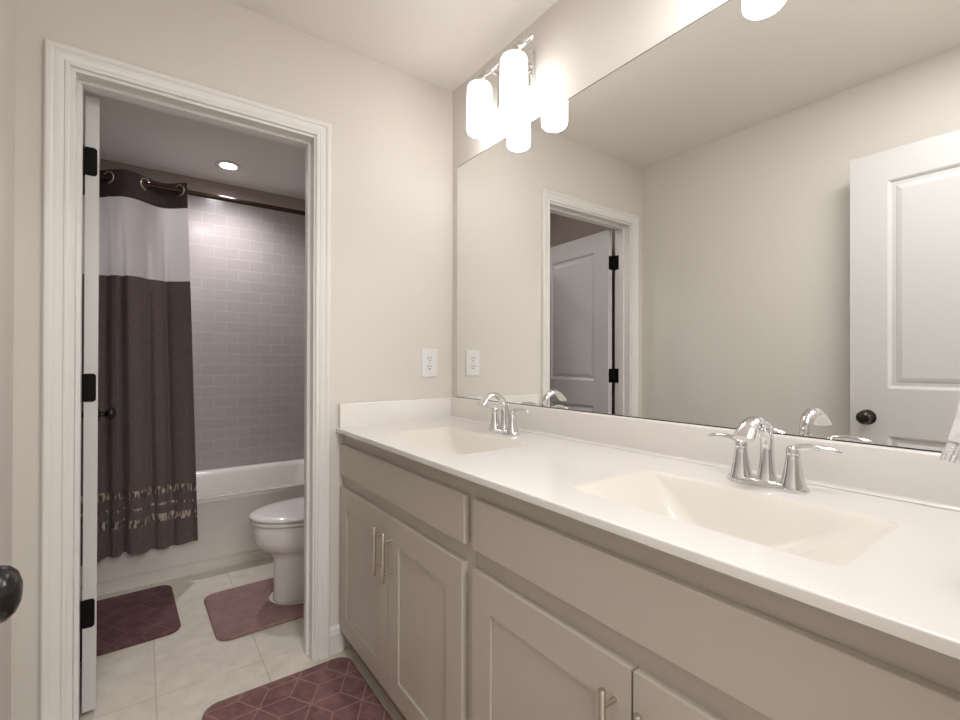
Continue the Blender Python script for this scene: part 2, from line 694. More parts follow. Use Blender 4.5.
# ------------------------------------------------------------------ panel doors
def door_leaf(w, h, t, panels, P):
    """two-panel moulded leaf; P(u, v, d) maps width, height, depth to a point"""
    mb = MB()
    outer = [(0, 0), (w, 0), (w, h), (0, h)]
    for d0, s in ((0.0, 1), (t, -1)):
        holes = [[(a, c), (b_, c), (b_, d), (a, d)] for a, b_, c, d in panels]
        mb.poly_holes(outer, holes, lambda u, v: P(u, v, d0))
        for a, b_, c, d in panels:
            rings = []
            for ins, dep in ((0, 0), (.006, .003), (.013, .0095), (.026, .0095), (.034, .006), (.046, .003)):
                rings.append([P(a + ins, c + ins, d0 + s * dep), P(b_ - ins, c + ins, d0 + s * dep),
                              P(b_ - ins, d - ins, d0 + s * dep), P(a + ins, d - ins, d0 + s * dep)])
            mb.loft(rings, cap0=False, cap1=True)
    for (u0, v0), (u1, v1) in zip(outer, outer[1:] + outer[:1]):
        mb.add([P(u0, v0, 0), P(u1, v1, 0), P(u1, v1, t), P(u0, v0, t)], [(0, 1, 2, 3)])
    return mb


def knob_mb(c, d, r=0.0275):
    """round door knob on a rose, standing out from c along the unit vector d"""
    mb = MB()
    d = Vector(d).normalized()
    s = d.cross(Vector((0, 0, 1))).normalized()
    up = Vector((0, 0, 1))
    prof = [(.0325, 0), (.0325, .004), (.030, .008), (.016, .010), (.0115, .014), (.0105, .026), (.014, .031),
            (.022, .036), (r, .044), (r * 1.0, .050), (r * .93, .057), (r * .72, .063), (r * .4, .0665), (.0005, .0675)]
    rings = [[Vector(c) + d * h + (s * cos(2 * pi * k / 28) + up * sin(2 * pi * k / 28)) * q for k in range(28)]
             for q, h in prof]
    return mb.loft(rings)


# entry door, standing open along the left wall (its free edge at y = .70)
ED = thing('door_2', 'white two-panel entry door standing open, reflected at the right of the mirror', 'door',
           (-.13, 0.0, 0), kind='structure')
P_e = lambda u, v, d: Vector((-.160 - d, .714 - u, .014 + v))
door_leaf(.722, 2.040, .035, [(.127, .595, 1.043, 1.914), (.127, .595, .235, .846)], P_e).build(
    'door_leaf', M['door'], ED, weld=True)
kn = knob_mb((-.165, .654, .932), (1, 0, 0), .028).build('door_knob', M['bronze'], ED, smooth=40)
kn['label'] = 'dark bronze round knob on the room side'
kn = knob_mb((-.195, .654, .936), (-1, 0, 0), .029).build('door_knob', M['bronze'], ED, smooth=40)
MB().box(-.190, -.165, .7135, .7152, .908, .964).build('latch_plate', M['black'], ED)

# tub room door, open a little past ninety degrees
BD = thing('door_1', 'white door swung open into the tub room, seen edge-on', 'door', (-.14, 2.0, 0),
           kind='structure')
dd = Vector((-.0655, .99785, 0))
nn = Vector((-.99785, -.0655, 0))
o0 = Vector((-.1195, 1.998, .016))
P_b = lambda u, v, d: o0 + dd * u + nn * d + Vector((0, 0, v))
door_leaf(.695, 2.02, .036, [(.125, .570, 1.022, 1.895), (.125, .570, .235, .853)], P_b).build(
    'door_leaf', M['door'], BD)
kp = P_b(.635, .915, 0)
knob_mb(kp, -nn).build('door_knob', M['bronze'], BD, smooth=40)
kp = P_b(.635, .915, .036)
knob_mb(kp, nn).build('door_knob', M['bronze'], BD, smooth=40)
for hz in (1.820, 1.076, .336):
    mb = MB()
    lp = rrect(-.1600, -.1245, hz - .0465, hz + .0465, .010)
    mb.loft([[(x, 1.9945, z) for x, z in lp], [(x, 1.9975, z) for x, z in lp]])
    mb.box(OXL - .001, OXL + .0030, YB2 - .034, 1.989, hz - .0465, hz + .0465)
    mb.lathe([(.0065, -.0465), (.0065, .0465)], (-.1640, 1.9905, hz), n=14)
    mb.build('hinge', M['black'], BD, smooth=40)

# ------------------------------------------------------------------ vanity cabinets
FX = 0.646          # door faces
FF = 0.665          # face frame


def shaker(y0, y1, z0, z1, st=0.072, rail=0.08, dep=0.006):
    mb = MB()
    t = FF - FX
    conv0 = lambda u, v: (FX, u, v)
    outer = [(y0, z0), (y1, z0), (y1, z1), (y0, z1)]
    hole = [(y0 + st, z0 + st), (y1 - st, z0 + st), (y1 - st, z1 - rail), (y0 + st, z1 - rail)]
    mb.poly_holes(outer, [hole], conv0)
    r0_ = [(FX, u, v) for u, v in hole]
    r1_ = [(FX + dep, u, v)
           for u, v in hole]
    g = .0022
    ins = [(u + (g if u < (y0 + y1) / 2 else -g), v + (g if v < .4 else -g)) for u, v in hole]
    r2_ = [(FX + dep + .007, u, v) for u, v in hole]
    r3_ = [(FX + dep + .007, u, v) for u, v in ins]
    r4_ = [(FX + dep, u, v) for u, v in ins]
    mb.loft([r0_, r1_, r2_, r3_, r4_], cap0=False, cap1=True)
    for (a, b_), (c, d) in zip(outer, outer[1:] + outer[:1]):
        mb.add([(FX, a, b_), (FX, c, d), (FF, c, d), (FF, a, b_)], [(0, 1, 2, 3)])
    mb.add([(FF, a, b_) for a, b_ in outer], [(0, 1, 2, 3)])
    return mb


def pull_mb(y, z0, z1):
    mb = MB()
    x = FX - .033
    mb.lathe([(.0005, 0), (.0052, .0006), (.006, .002), (.006, z1 - z0 - .002), (.0052, z1 - z0 - .0006), (.0005, z1 - z0)], (x, y, z0), n=18)
    for z in (z0 + .030, z1 - .030):
        mb.lathe([(.0045, 0), (.0045, .033)], (x, y, z), axis='x', n=14)
    return mb


def make_cabinet(ya_, yb_, label, dg=.018, gg=.018):
    """cabinet from ya_ (near) to yb_ (by the back wall)"""
    c = thing('vanity_cabinet', label, 'cabinet', (.9, (ya_ + yb_) / 2, 0), group='grey vanity cabinets')
    mb = MB()
    mb.box(FF + .0008, XR - .004, ya_, ya_ + .016, .10, .8795)
    mb.box(FF + .0008, XR - .004, yb_ - .016, yb_, .10, .8795)
    mb.box(FF + .001, XR - .005, ya_ + .0003, yb_ - .0003, .1002, .116)
    mb.box(XR - .012, XR - .004, ya_, yb_, .10, .8795)
    mb.box(FF, FF + .019, ya_, yb_, .10, .135)
    mb.box(FF, FF + .019, ya_ + .0002, yb_ - .0002, .648, .730)
    mb.box(FF, FF + .019, ya_, yb_, .815, .8795)
    for q0, q1 in ((ya_, ya_ + .05), (yb_ - .04, yb_), ((ya_ + yb_) / 2 - .03, (ya_ + yb_) / 2 + .03)):
        mb.box(FF + .0006, FF + .0185, q0, q1, .1005, .879)
    mb.build('carcass', M['cab'], c)
    MB().box(FF + .03, FF + .045, ya_, yb_, 0, .10).build('toe_kick', M['toe'], c)
    MB().box(FX, FF, ya_ + dg, yb_ - .009, .712, .834).build('false_drawer_front', M['cab'], c, bevel=.002)
    mid = (ya_ + yb_) / 2 + .002
    for a, b_, py in ((mid + .0025, yb_ - .009, mid + .034), (ya_ + gg, mid - .0025, mid - .034)):
        d = shaker(a, b_, .092, .664).build('cabinet_door', M['cab'], c)
        h = pull_mb(py, .468, .628).build('bar_pull', M['nickel'], d, smooth=40)
        h['label'] = 'brushed nickel bar pull'
    return c


make_cabinet(.935, YB - .002, 'grey shaker vanity cabinet next to the back wall, under the far sink', .027, .036)
make_cabinet(.005, .934, 'grey shaker vanity cabinet nearest the camera, under the near sink')

# ------------------------------------------------------------------ worktop with two moulded bowls
KT = 0.0135
ZC = 0.905
CX0, CX1 = 0.632, XR - .003
CY0, CY1 = -.018, YB - .002


def tz(x, z):
    return z - KT * (1.164 - x)


CT = thing('vanity_worktop', 'long off-white marble worktop with two moulded sinks and splash boards', 'countertop',
           (.9, .92, .88))
SINKS = [(.730, 1.003, .215, .692), (.738, 1.005, 1.105, 1.618)]
mb = MB()
holes = [rrect(a, b_, c, d, .022) for a, b_, c, d in SINKS]
top = lambda u, v: (u, v, tz(u, ZC))
e = .0032
mb.poly_holes([(CX0 + e, CY0), (CX1, CY0), (CX1, CY1), (CX0 + e, CY1)], holes, top)
edge = []
for (dx, dz) in ((e, 0), (e * .5, -e * .15), (e * .15, -e * .5), (0, -e), (0, -.0165), (.004, -.019), (.05, -.019)):
    edge.append([(CX0 + dx, CY0, tz(CX0, ZC) + dz), (CX0 + dx, CY1, tz(CX0, ZC) + dz)])
edge[0] = [(CX0 + e, CY0, tz(CX0 + e, ZC)), (CX0 + e, CY1, tz(CX0 + e, ZC))]
mb.loft(edge, cap0=False, cap1=False, closed=False)
for yy in (CY0, CY1):
    mb.add([(CX0 + .002, yy, tz(CX0, ZC) - .018), (CX0 + .002, yy, tz(CX0, ZC) - .003), (CX0 + e, yy, tz(CX0 + e, ZC)),
            (CX1, yy, ZC), (CX1, yy, ZC - .018)], [(0, 1, 2, 3, 4)])
mb.build('worktop_slab', M['marble'], CT, smooth=35, weld=False)

for a, b_, c, d in SINKS:
    rings = []
    rows = [  # front inset, rear inset, end inset, depth, corner radius
        (0, 0, 0, 0, .016), (.002, .003, .005, .0010, .017), (.004, .007, .012, .0042, .018), (.007, .013, .024, .011, .021),
        (.012, .028, .056, .030, .028), (.018, .044, .092, .052, .036), (.024, .060, .127, .074, .044),
        (.031, .072, .150, .088, .050), (.042, .085, .166, .096, .046), (.070, .108, .185, .100, .035)]
    for fi, ri, ei, dp, rr in rows:
        lp = rrect(a + fi, b_ - ri, c + ei, d - ei, rr)
        rings.append([(x, y, tz(x, ZC) - dp) for x, y in lp])
    mb = MB()
    mb.loft(rings, cap0=False, cap1=True)
    sk = mb.build('sink_bowl', M['bowl'], CT, smooth=60)
    cx, cy = (a + b_) / 2, (c + d) / 2
    zb = tz(cx - .018, ZC) - .100
    MB().lathe([(.0005, .0035), (.012, .0035), (.0125, .0015), (.016, .0015), (.0215, .002), (.0225, 0)],
               (cx - .018, cy, zb + .0005), n=28).build('drain', M['chrome'], sk, smooth=30)

# splash boards, the long one with a cove at its foot
ST = .020
r_ = .010
prof = [(CX1 + .003 - .001, ZC), (XR - ST - r_, ZC + .0006)]
for k in range(1, 6):
    a_ = radians(90 * k / 6)
    prof.append((XR - ST - r_ + r_ * sin(a_), ZC + r_ - r_ * cos(a_)))
prof += [(XR - ST, ZC + r_), (XR - ST, ZC + .090), (XR - ST + .002, ZC + .0935), (XR - ST + .005, ZC + .0950), (XR - .001, ZC + .0950)]
mb = MB()
mb.loft([[(x, CY0, z) for x, z in prof], [(x, CY1, z) for x, z in prof]])
mb.build('back_splash', M['marble'], CT, smooth=35)
mb = MB()
YS = CY1 - ST
prof = [(CY1, ZC - .016), (YS, ZC - .016), (YS, ZC + .088), (YS + .002, ZC + .0915), (YS + .005, ZC + .0925), (CY1, ZC + .0925)]
mb.loft([[(x, y, z - (KT * (1.164 - x) if z < ZC else KT * .4 * (1.164 - x))) for y, z in prof] for x in (.642, XR - ST - .0005)])
mb.build('side_splash', M['marble'], CT, smooth=35)

# ------------------------------------------------------------------ faucets
FXC = 1.075


def make_faucet(yc, label):
    z0 = tz(FXC, ZC) + .0003
    f = thing('sink_faucet', label, 'faucet', (FXC, yc, z0), group='chrome faucets')
    mb = MB()

    def oval(hx, hy, z, pinch):
        ring = []
        for k in range(48):
            a = 2 * pi * k / 48
            yy = hy * (abs(cos(a)) ** .8) * (1 if cos(a) >= 0 else -1)
            w = hx * (1 - pinch * (1 - min(1, abs(yy) / hy) ** 2) * .25)
            xx = w * (abs(sin(a)) ** .8) * (1 if sin(a) >= 0 else -1)
            ring.append((FXC + xx, yc + yy, z0 + z))
        return ring
    mb.loft([oval(.0285, .079, 0, .6), oval(.0290, .0795, .003, .6), oval(.0275, .078, .008, .6), oval(.0235, .074, .0115, .6)])
    mb.build('base_plate', M['chrome'], f, smooth=50)
    # spout: flared column that arches forward and flattens to a broad lip
    path, rad, fl = [], [], []
    for z, r in ((.006, .0225), (.014, .0195), (.030, .0160), (.050, .0140), (.070, .0130), (.090, .0128)):
        path.append((FXC + .004, yc, z0 + z)); rad.append(r); fl.append(r * 1.0)
    for k in range(1, 13):
        a_ = radians(132 * k / 12)
        R = .044
        t = k / 12
        path.append((FXC + .004 - R + R * cos(a_) - .012 * t, yc, z0 + .090 + (R + .006) * sin(a_)))
        rad.append(.0128 + .0062 * t)
        fl.append(.0128 - .0040 * t)
    x_, _, z_ = path[-1]
    for k in range(1, 4):
        path.append((x_ - .0066 * k, yc, z_ - .0066 * k)); rad.append(.0190 + .0007 * k); fl.append(.0088 - .0004 * k)
    MB().tube(path, rad, 24, fl, ref=(1, 0, 0)).build('spout', M['chrome'], f, smooth=60)
    # lift rod behind the spout
    MB().lathe([(.0022, 0), (.0022, .085), (.005, .088), (.0058, .094), (.004, .100), (.0005, .102)],
               (FXC + .0235, yc, z0 + .006), n=14).build('lift_rod', M['chrome'], f, smooth=40)
    for s in (1, -1):
        hy = yc + s * .0508
        hb = MB().lathe([(.0245, .004), (.0240, .010), (.0215, .018), (.0185, .030), (.0160, .045), (.0140, .060), (.0128, .069),
                         (.0120, .0705), (.0125, .0735), (.0128, .080), (.0115, .086), (.0070, .0895), (.0005, .0905)],
                        (FXC, hy, z0), n=32).build('handle', M['chrome'], f, smooth=40)
        pth = [(FXC, hy - s * .004, z0 + .081), (FXC + .001, hy + s * .012, z0 + .0885), (FXC + .003, hy + s * .028, z0 + .0915),
               (FXC + .005, hy + s * .045, z0 + .0915), (FXC + .007, hy + s * .060, z0 + .0900), (FXC + .0085, hy + s * .074, z0 + .0880),
               (FXC + .009, hy + s * .080, z0 + .0870)]
        MB().tube(pth, [.0085, .0082, .0078, .0085, .0090, .0070, .0015], 16, [.0085, .0075, .0064, .0062, .0060, .0046, .0012],
                  ref=(0, 0, 1)).build('lever', M['chrome'], hb, smooth=60)
    return f


make_faucet(1.343, 'polished chrome two-handle faucet at the far sink by the back wall')
make_faucet(.450, 'polished chrome two-handle faucet at the near sink')

# ------------------------------------------------------------------ mirror
MR = thing('wall_mirror', 'wide frameless mirror above the vanity worktop', 'mirror', (1.18, .91, 1.0))
MY0, MY1, MZ0, MZ1 = -.012, 1.818, 1.0016, 2.0646
MB().box(1.1800, 1.1836, MY0, MY1, MZ0, MZ1).build('mirror_glass', M['mirror'], MR)
MB().box(1.1790, 1.1838, MY0, MY1, MZ0 - .0012, MZ0 + .0012).build('bottom_channel', M['slot'], MR)
MB().box(1.1797, 1.1838, MY0, MY1, MZ1, MZ1 + .0022).build('top_edge', M['slot'], MR)
MB().box(1.1797, 1.1838, MY1, MY1 + .0015, MZ0, MZ1).build('side_edge', M['nickel'], MR)

# ------------------------------------------------------------------ vanity lights
def make_light(yc, label):
    L_ = thing('vanity_light', label, 'wall light', (XR, yc, 2.27), group='two-shade vanity lights')
    ys = (yc + .106, yc - .106)
    MB().box(XR - .020, XR - .0005, yc - .105, yc + .105, 2.195, 2.325).build('back_plate', M['chrome'], L_, bevel=.004)
    MB().box(1.094, 1.106, yc - .190, yc + .165, 2.298, 2.310).build('cross_bar', M['chrome'], L_, bevel=.0015, seg=1)
    for s in (1, -1):
        MB().box(1.104, XR - .019, yc + s * .058 - .005, yc + s * .058 + .005, 2.296, 2.306).build('arm', M['chrome'], L_)
    for y in ys:
        g = MB().lathe([(.0005, 2.066), (.030, 2.066), (.042, 2.069), (.0475, 2.075), (.0495, 2.085), (.050, 2.10), (.050, 2.238),
                        (.0490, 2.250), (.0450, 2.258), (.036, 2.2615), (.0005, 2.262)], (1.078, y, 0), n=40).build(
            'glass_shade', M['shade'], L_, smooth=50)
        g['label'] = 'glowing white frosted cylinder shade'
        mb = MB()
        mb.lathe([(.0005, 2.2615), (.024, 2.2615), (.024, 2.268), (.012, 2.273), (.009, 2.298), (.0005, 2.299)], (1.082, y, 0), n=24)
        mb.box(1.082, 1.098, y - .005, y + .005, 2.290, 2.299)
        cp = mb.build('shade_cap', M['nickel'], g, smooth=40)
        MB().lathe([(.0005, 0), (.0065, .001), (.0065, .012), (.0005, .013)], (1.086, y - .022, 2.2935), n=14).build('knob', M['nickel'], g, smooth=40)
    return L_


make_light(1.396, 'chrome wall light with two lit cylinder shades above the far sink')
make_light(.435, 'chrome wall light above the near sink, its lit shade reflected at the mirror top')

# ------------------------------------------------------------------ outlet
OT = thing('wall_outlet', 'white duplex outlet on the back wall above the side splash', 'outlet', (1.0595, YB, 1.159))
oy = YB - .0055
mb = MB()
lp = rrect(1.0185, 1.1005, 1.0955, 1.2225, .004, 4)
lq = rrect(1.0210, 1.0980, 1.0980, 1.2200, .004, 4)
mb.loft([[(x, YB - .0003, z) for x, z in lp], [(x, YB - .003, z) for x, z in lp], [(x, oy, z) for x, z in lq]])
MB.build(mb, 'cover_plate', M['plastic'], OT, smooth=30)
for cz in (1.1785, 1.1395):
    mb = MB()
    lp = rrect(1.0595 - .0165, 1.0595 + .0165, cz - .0145, cz + .0145, .009)
    mb.loft([[(x, oy + .001, z) for x, z in lp], [(x, oy - .0018, z) for x, z in lp]])
    rc = mb.build('receptacle', M['plastic'], OT, smooth=30)
    mb = MB()
    mb.box(1.0595 - .0080, 1.0595 - .0052, oy - .0022, oy - .0017, cz + .000, cz + .010)
    mb.box(1.0595 + .0052, 1.0595 + .0080, oy - .0022, oy - .0017, cz + .001, cz + .009)
    mb.lathe([(.0034, oy - .0022), (.0034, oy - .0017)], (1.0595, 0, cz - .0075), axis='y', n=14)
    mb.build('slots', M['slot'], rc)
MB().lathe([(.003, -.001), (.003, 0.0)], (1.0595, oy, 1.159), axis='y', n=12).build('screw', M['nickel'], OT)

# ------------------------------------------------------------------ downlight
DL = thing('recessed_light', 'round lit recessed downlight in the tub room ceiling', 'ceiling light', (.446, 3.42, CE))
MB().lathe([(.046, 0), (.074, 0), (.076, -.003), (.072, -.007), (.052, -.009), (.046, -.004), (.046, 0)], (.446, 3.42, CE - .0004), n=44, cap=False).build(
    'trim_ring', M['trim'], DL, smooth=40)
MB().lathe([(.0005, -.002), (.0455, -.002), (.0455, -.0005), (.0005, -.0005)], (.446, 3.42, CE - .001), n=44).build('lens', M['lens'], DL)
sd = bpy.data.lights.new('downlight_beam', 'SPOT')
sd.energy = DOWN_WATTS
sd.spot_size = radians(150)
sd.spot_blend = 0.9
sd.shadow_soft_size = 0.05
sd.color = (0.95, 0.95, 1.0)
so = bpy.data.objects.new('downlight_beam', sd)
COL.objects.link(so)
so.location = (.446, 3.42, CE - .012)

# ------------------------------------------------------------------ bathtub
TB = thing('bathtub', 'white alcove bathtub with a flat apron behind the curtain', 'bathtub', (.44, 3.38, 0))
TX0, TX1, TY0, TY1, TZ = XL + .0085, XR - .0085, 2.985, YF - .0105, .402
mb = MB()
out = [(TX0, TY0), (TX1, TY0), (TX1, TY1), (TX0, TY1)]
hole = rrect(TX0 + .095, TX1 - .085, TY0 + .075, TY1 - .050, .10, 10)
mb.poly_holes(out, [hole], lambda u, v: (u, v, TZ))
rings = []
for ins, ei, dp, rr in ((0, 0, 0, .10), (.004, .004, .002, .10), (.012, .012, .010, .11), (.018, .022, .03, .12), (.030, .050, .15, .13),
                        (.045, .085, .27, .14), (.065, .120, .325, .14), (.11, .17, .345, .13)):
    lp = rrect(TX0 + .095 + ei, TX1 - .085 - ei, TY0 + .075 + ins, TY1 - .050 - ins, rr, 10)
    rings.append([(x, y, TZ - dp) for x, y in lp])
mb.loft(rings, cap0=False, cap1=True)
prof = [(TY0 + .004, TZ), (TY0 + .001, TZ - .002), (TY0, TZ - .006), (TY0, TZ - .020), (TY0 + .002, TZ - .026), (TY0 + .005, TZ - .030),
        (TY0 + .005, .064), (TY0 + .012, .060), (TY0 + .012, .054), (TY0 + .004, .051), (TY0 + .004, .0)]
mb.loft([[(x, y, z) for y, z in prof] for x in (TX0, TX1)], False, False, closed=False)
for x in (TX0, TX1):
    mb.add([(x, TY0, TZ), (x, TY0, 0), (x, TY1, 0), (x, TY1, TZ)], [(0, 1, 2, 3)])
mb.add([(TX0, TY1, 0), (TX1, TY1, 0), (TX1, TY1, TZ), (TX0, TY1, TZ)], [(0, 1, 2, 3)])
mb.add([(TX0, TY0, TZ), (TX1, TY0, TZ), (TX1, TY0 + .004, TZ), (TX0, TY0 + .004, TZ)], [(0, 1, 2, 3)])
mb.build('tub_shell', M['tub'], TB, smooth=40)
MB().lathe([(.0005, .004), (.026, .004), (.030, 0)], (TX1 - .30, 3.40, TZ - .3448), n=24).build('tub_drain', M['chrome'], TB, smooth=40)

# ------------------------------------------------------------------ shower rod and curtain
RY, RZ = 3.005, 2.088
RD = thing('shower_rod', 'dark bronze shower rod across the tub opening', 'curtain rod', (.44, RY, RZ))
MB().lathe([(.0135, XL + .009), (.0135, XR - .009)], (0, RY, RZ), axis='x', n=20).build('rod', M['rod'], RD, smooth=40)
for x, s in ((XL + .0085, 1), (XR - .0085, -1)):
    MB().lathe([(.030, 0), (.030, s * .006), (.020, s * .014), (.0137, s * .022)], (x, RY, RZ), axis='x', n=24).build('flange', M['rod'], RD, smooth=40)

SC = thing('shower_curtain', 'taupe shower curtain with white upper panel and dark grommet header', 'shower curtain', (-.03, RY, RZ))
CXA = -.270
ZB, ZT = .205, 2.128


def fold(s, z):
    """s: position along the top of the curtain; returns (x, y)"""
    t = max(0.0, min(1.0, (ZT - z) / (ZT - ZB)))
    x = CXA + (s - CXA) * (1 + .115 * t) + .002 * t
    ph = pi * (s + .143) / .150
    amp = .050 * (1 - .52 * t)
    w = sin(ph)
    y = RY - amp * w - .074 * t ** .5 * min(1, t * 3) - .004
    lower = max(0, (t - .15) / .85)
    y += lower * (.007 * sin(ph * 2.1 + .8) + .005 * sin(ph * 3.7 + 2.0))
    if s < -.10:                       # gathered folds towards the wall
        g = min(1, (-.10 - s) / .06)
        y -= g * .010 * sin((s + .10) * 2 * pi / .055) * (0.35 + t)
    gt = max(0.0, min(1.0, (t - .10) / .35))
    for s0, dp, w_ in ((-.092, .062, .012), (-.148, .050, .009), (.010, .034, .016), (.088, .030, .013)):
        y += gt * dp * math.exp(-((s - s0) / w_) ** 2)
    y = min(y, 2.968 + max(0.0, z - .43) * .25)
    return x, y


def zbot(s):
    return ZB + .010 * sin(pi * (s + .143) / .150 + .4) - .030 * max(0, -(s - .02)) - .01


def curtain_grid(z_hi, z_lo, nz, off=0.0, s0=CXA, s1=.190, bot=False, thick=.0016):
    ns = 230
    front, back = [], []
    for j in range(nz + 1):
        for i in range(ns + 1):
            s = s0 + (s1 - s0) * i / ns
            zl = zbot(s) if bot else z_lo
            z = z_hi + (zl - z_hi) * j / nz
            x, y = fold(s, z)
            front.append((x, y - off, z))
            back.append((x, y - off + thick, z))
    mb = MB()
    n = ns + 1
    o = len(front)
    fs = []
    for j in range(nz):
        for i in range(ns):
            a = j * n + i
            fs.append((a, a + 1, a + n + 1, a + n))
            fs.append((o + a, o + a + n, o + a + n + 1, o + a + 1))
    for i in range(ns):
        fs.append((i + 1, i, o + i, o + i + 1))
        a = nz * n + i
        fs.append((a, a + 1, o + a + 1, o + a))
    for j in range(nz):
        a = j * n
        fs.append((a, a + n, o + a + n, o + a))
        a = j * n + ns
        fs.append((a + n, a, o + a, o + a + n))
    return mb.add(front + back, fs)


curtain_grid(ZT, 1.990, 6).build('header_band', M['header'], SC, smooth=60)
curtain_grid(1.990, 1.592, 14).build('upper_panel', M['sheer'], SC, smooth=60)
curtain_grid(1.592, ZB, 44, bot=True).build('lower_panel', M['curtain'], SC, smooth=60)
for zc_, h_ in ((.492, .040), (.420, .012), (.350, .040)):
    curtain_grid(zc_ + h_ / 2, zc_ - h_ / 2, 3, off=.0012, s1=.1895, thick=.0010).build('ribbon', M['ribbon'], SC, smooth=60)
for s in (-.143, .007, .157):
    x, y = fold(s, RZ)
    x2, y2 = fold(s + .004, RZ)
    tdir = Vector((x2 - x, y2 - y, 0)).normalized()
    ring = []
    R = .027
    for k in range(28):
        a = 2 * pi * k / 28
        c_ = Vector((x, y, RZ)) + tdir * R * cos(a) + Vector((0, 0, R * sin(a)))
        rad_dir = (tdir * cos(a) + Vector((0, 0, sin(a))))
        nrm = tdir.cross(Vector((0, 0, 1)))
        ring.append([c_ + rad_dir * .0055 * cos(2 * pi * q / 8) + nrm * .0040 * sin(2 * pi * q / 8) for q in range(8)])
    mb = MB()
    n = 8
    vs = [p for r in ring for p in r]
    fs = []
    for k in range(28):
        for q in range(8):
            k2, q2 = (k + 1) % 28, (q + 1) % 8
            fs.append((k * 8 + q, k2 * 8 + q, k2 * 8 + q2, k * 8 + q2))
    mb.add(vs, fs)
    mb.build('grommet', M['grommet'], SC, smooth=60)

# ------------------------------------------------------------------ toilet
TYC = 2.44
TL = thing('toilet', 'white toilet with closed lid between the tub and the doorway', 'toilet', (.8, TYC, 0))


def egg(xf, xb, hw, z, n=48, p=2.0):
    """plan outline: long rounded nose towards -x, squarer back"""
    pts = []
    xm = xb - (xb - xf) * .42
    for k in range(n):
        a = 2 * pi * k / n
        c_, s_ = cos(a), sin(a)
        if c_ < 0:
            x = xm + (xm - xf) * c_
            y = hw * s_
        else:
            x = xm + (xb - xm) * (abs(c_) ** .7)
            y = hw * (1 if s_ >= 0 else -1) * abs(s_) ** .8
        pts.append((x, TYC + y, z))
    return pts


rings = [egg(.522, 1.02, .106, .0), egg(.520, 1.02, .107, .004), egg(.521, 1.02, .105, .02), egg(.524, 1.02, .102, .12),
         egg(.523, 1.02, .102, .205), egg(.518, 1.02, .106, .226), egg(.500, 1.02, .122, .240), egg(.474, 1.02, .142, .254),
         egg(.452, 1.02, .159, .275), egg(.436, 1.02, .171, .305), egg(.430, 1.02, .176, .340), egg(.428, 1.02, .178, .380),
         egg(.433, 1.02, .174, .386)]
MB().loft(rings).build('bowl', M['porcelain'], TL, smooth=60)
mb = MB().loft([egg(.450, .93, .155, .3875), egg(.450, .93, .155, .3925), egg(.418, .93, .185, .3935), egg(.418, .93, .185, .404), egg(.424, .93, .181, .408)])
mb.build('seat', M['porcelain'], TL, smooth=40)
mb = MB().loft([egg(.450, .93, .155, .4085), egg(.450, .93, .155, .4140), egg(.414, .93, .187, .415), egg(.414, .93, .187, .424), egg(.420, .93, .182, .430),
                egg(.450, .92, .160, .4345), egg(.54, .88, .09, .437)])
mb.build('lid', M['porcelain'], TL, smooth=40)
for s in (-1, 1):
    MB().lathe([(.013, -.028), (.013, .028)], (.936, TYC + s * .075, .412), axis='y', n=16).build(
        'seat_hinge', M['porcelain'], TL, smooth=40)
mb = MB().loft([[(x, y, z) for x, y in rrect(.965 - g, XR - .016, TYC - .205 - g, TYC + .205 + g, .035)] for z, g in
                ((.365, -.02), (.372, -.008), (.40, 0), (.70, .008))])
mb.build('tank', M['porcelain'], TL, smooth=40)
mb = MB().loft([[(x, y, z) for x, y in rrect(.950 + g, XR - .015, TYC - .220 + g, TYC + .220 - g, .038)] for z, g in
                ((.701, .004), (.706, 0), (.728, 0), (.736, .006), (.738, .02))])
mb.build('tank_lid', M['porcelain'], TL, smooth=40)
mb = MB()
mb.lathe([(.011, 0), (.011, -.012), (.008, -.016)], (.957, TYC + .15, .655), axis='x', n=16)
mb.box(.938, .945, TYC + .085, TYC + .158, .648, .661)
mb.build('flush_lever', M['chrome'], TL, smooth=40)
for s in (-1, 1):
    MB().lathe([(.016, .0), (.016, .008), (.013, .018), (.006, .022), (.0005, .023)], (.80, TYC + s * .122, .0), n=20).build(
        'bolt_cap', M['porcelain'], TL, smooth=40)


# ------------------------------------------------------------------ rugs
def rug(name, outline, mat, label, group=None, h=.014, notch=None):
    cx = sum(p[0] for p in outline) / len(outline)
    cy = sum(p[1] for p in outline) / len(outline)

    def inset(pts, d):
        n = len(pts)
        res = []
        area = sum(pts[i][0] * pts[(i + 1) % n][1] - pts[(i + 1) % n][0] * pts[i][1] for i in range(n))
        sg = 1 if area > 0 else -1
        for i in range(n):
            p0, p1, p2 = Vector(pts[i - 1]), Vector(pts[i]), Vector(pts[(i + 1) % n])
            t = (p2 - p0)
            t.normalize()
            nrm = Vector((-t.y, t.x)) * sg
            res.append((p1.x + nrm.x * d, p1.y + nrm.y * d))
        return res
    mb = MB()
    rings = []
    for d, z in ((.003, .0004), (0.0, .003), (0.0, .0065), (.003, h * .78), (.008, h * .95), (.016, h)):
        rings.append([(x, y, z) for x, y in inset(outline, d)])
    mb.loft(rings, cap0=False, cap1=False)
    inner = inset(outline, .016)
    mb.poly_holes(inner, [], lambda u, v: (u, v, h))
    mb.poly_holes(inset(outline, .003), [], lambda u, v: (u, v, .0004))
    ob = mb.build(name, mat, None, smooth=50, loc=(cx, cy, 0))
    return tag(ob, label, 'rug', group), cx, cy


def rot_loop(pts, c, deg):
    a = radians(deg)
    return [(c[0] + (x - c[0]) * cos(a) - (y - c[1]) * sin(a), c[1] + (x - c[0]) * sin(a) + (y - c[1]) * cos(a)) for x, y in pts]


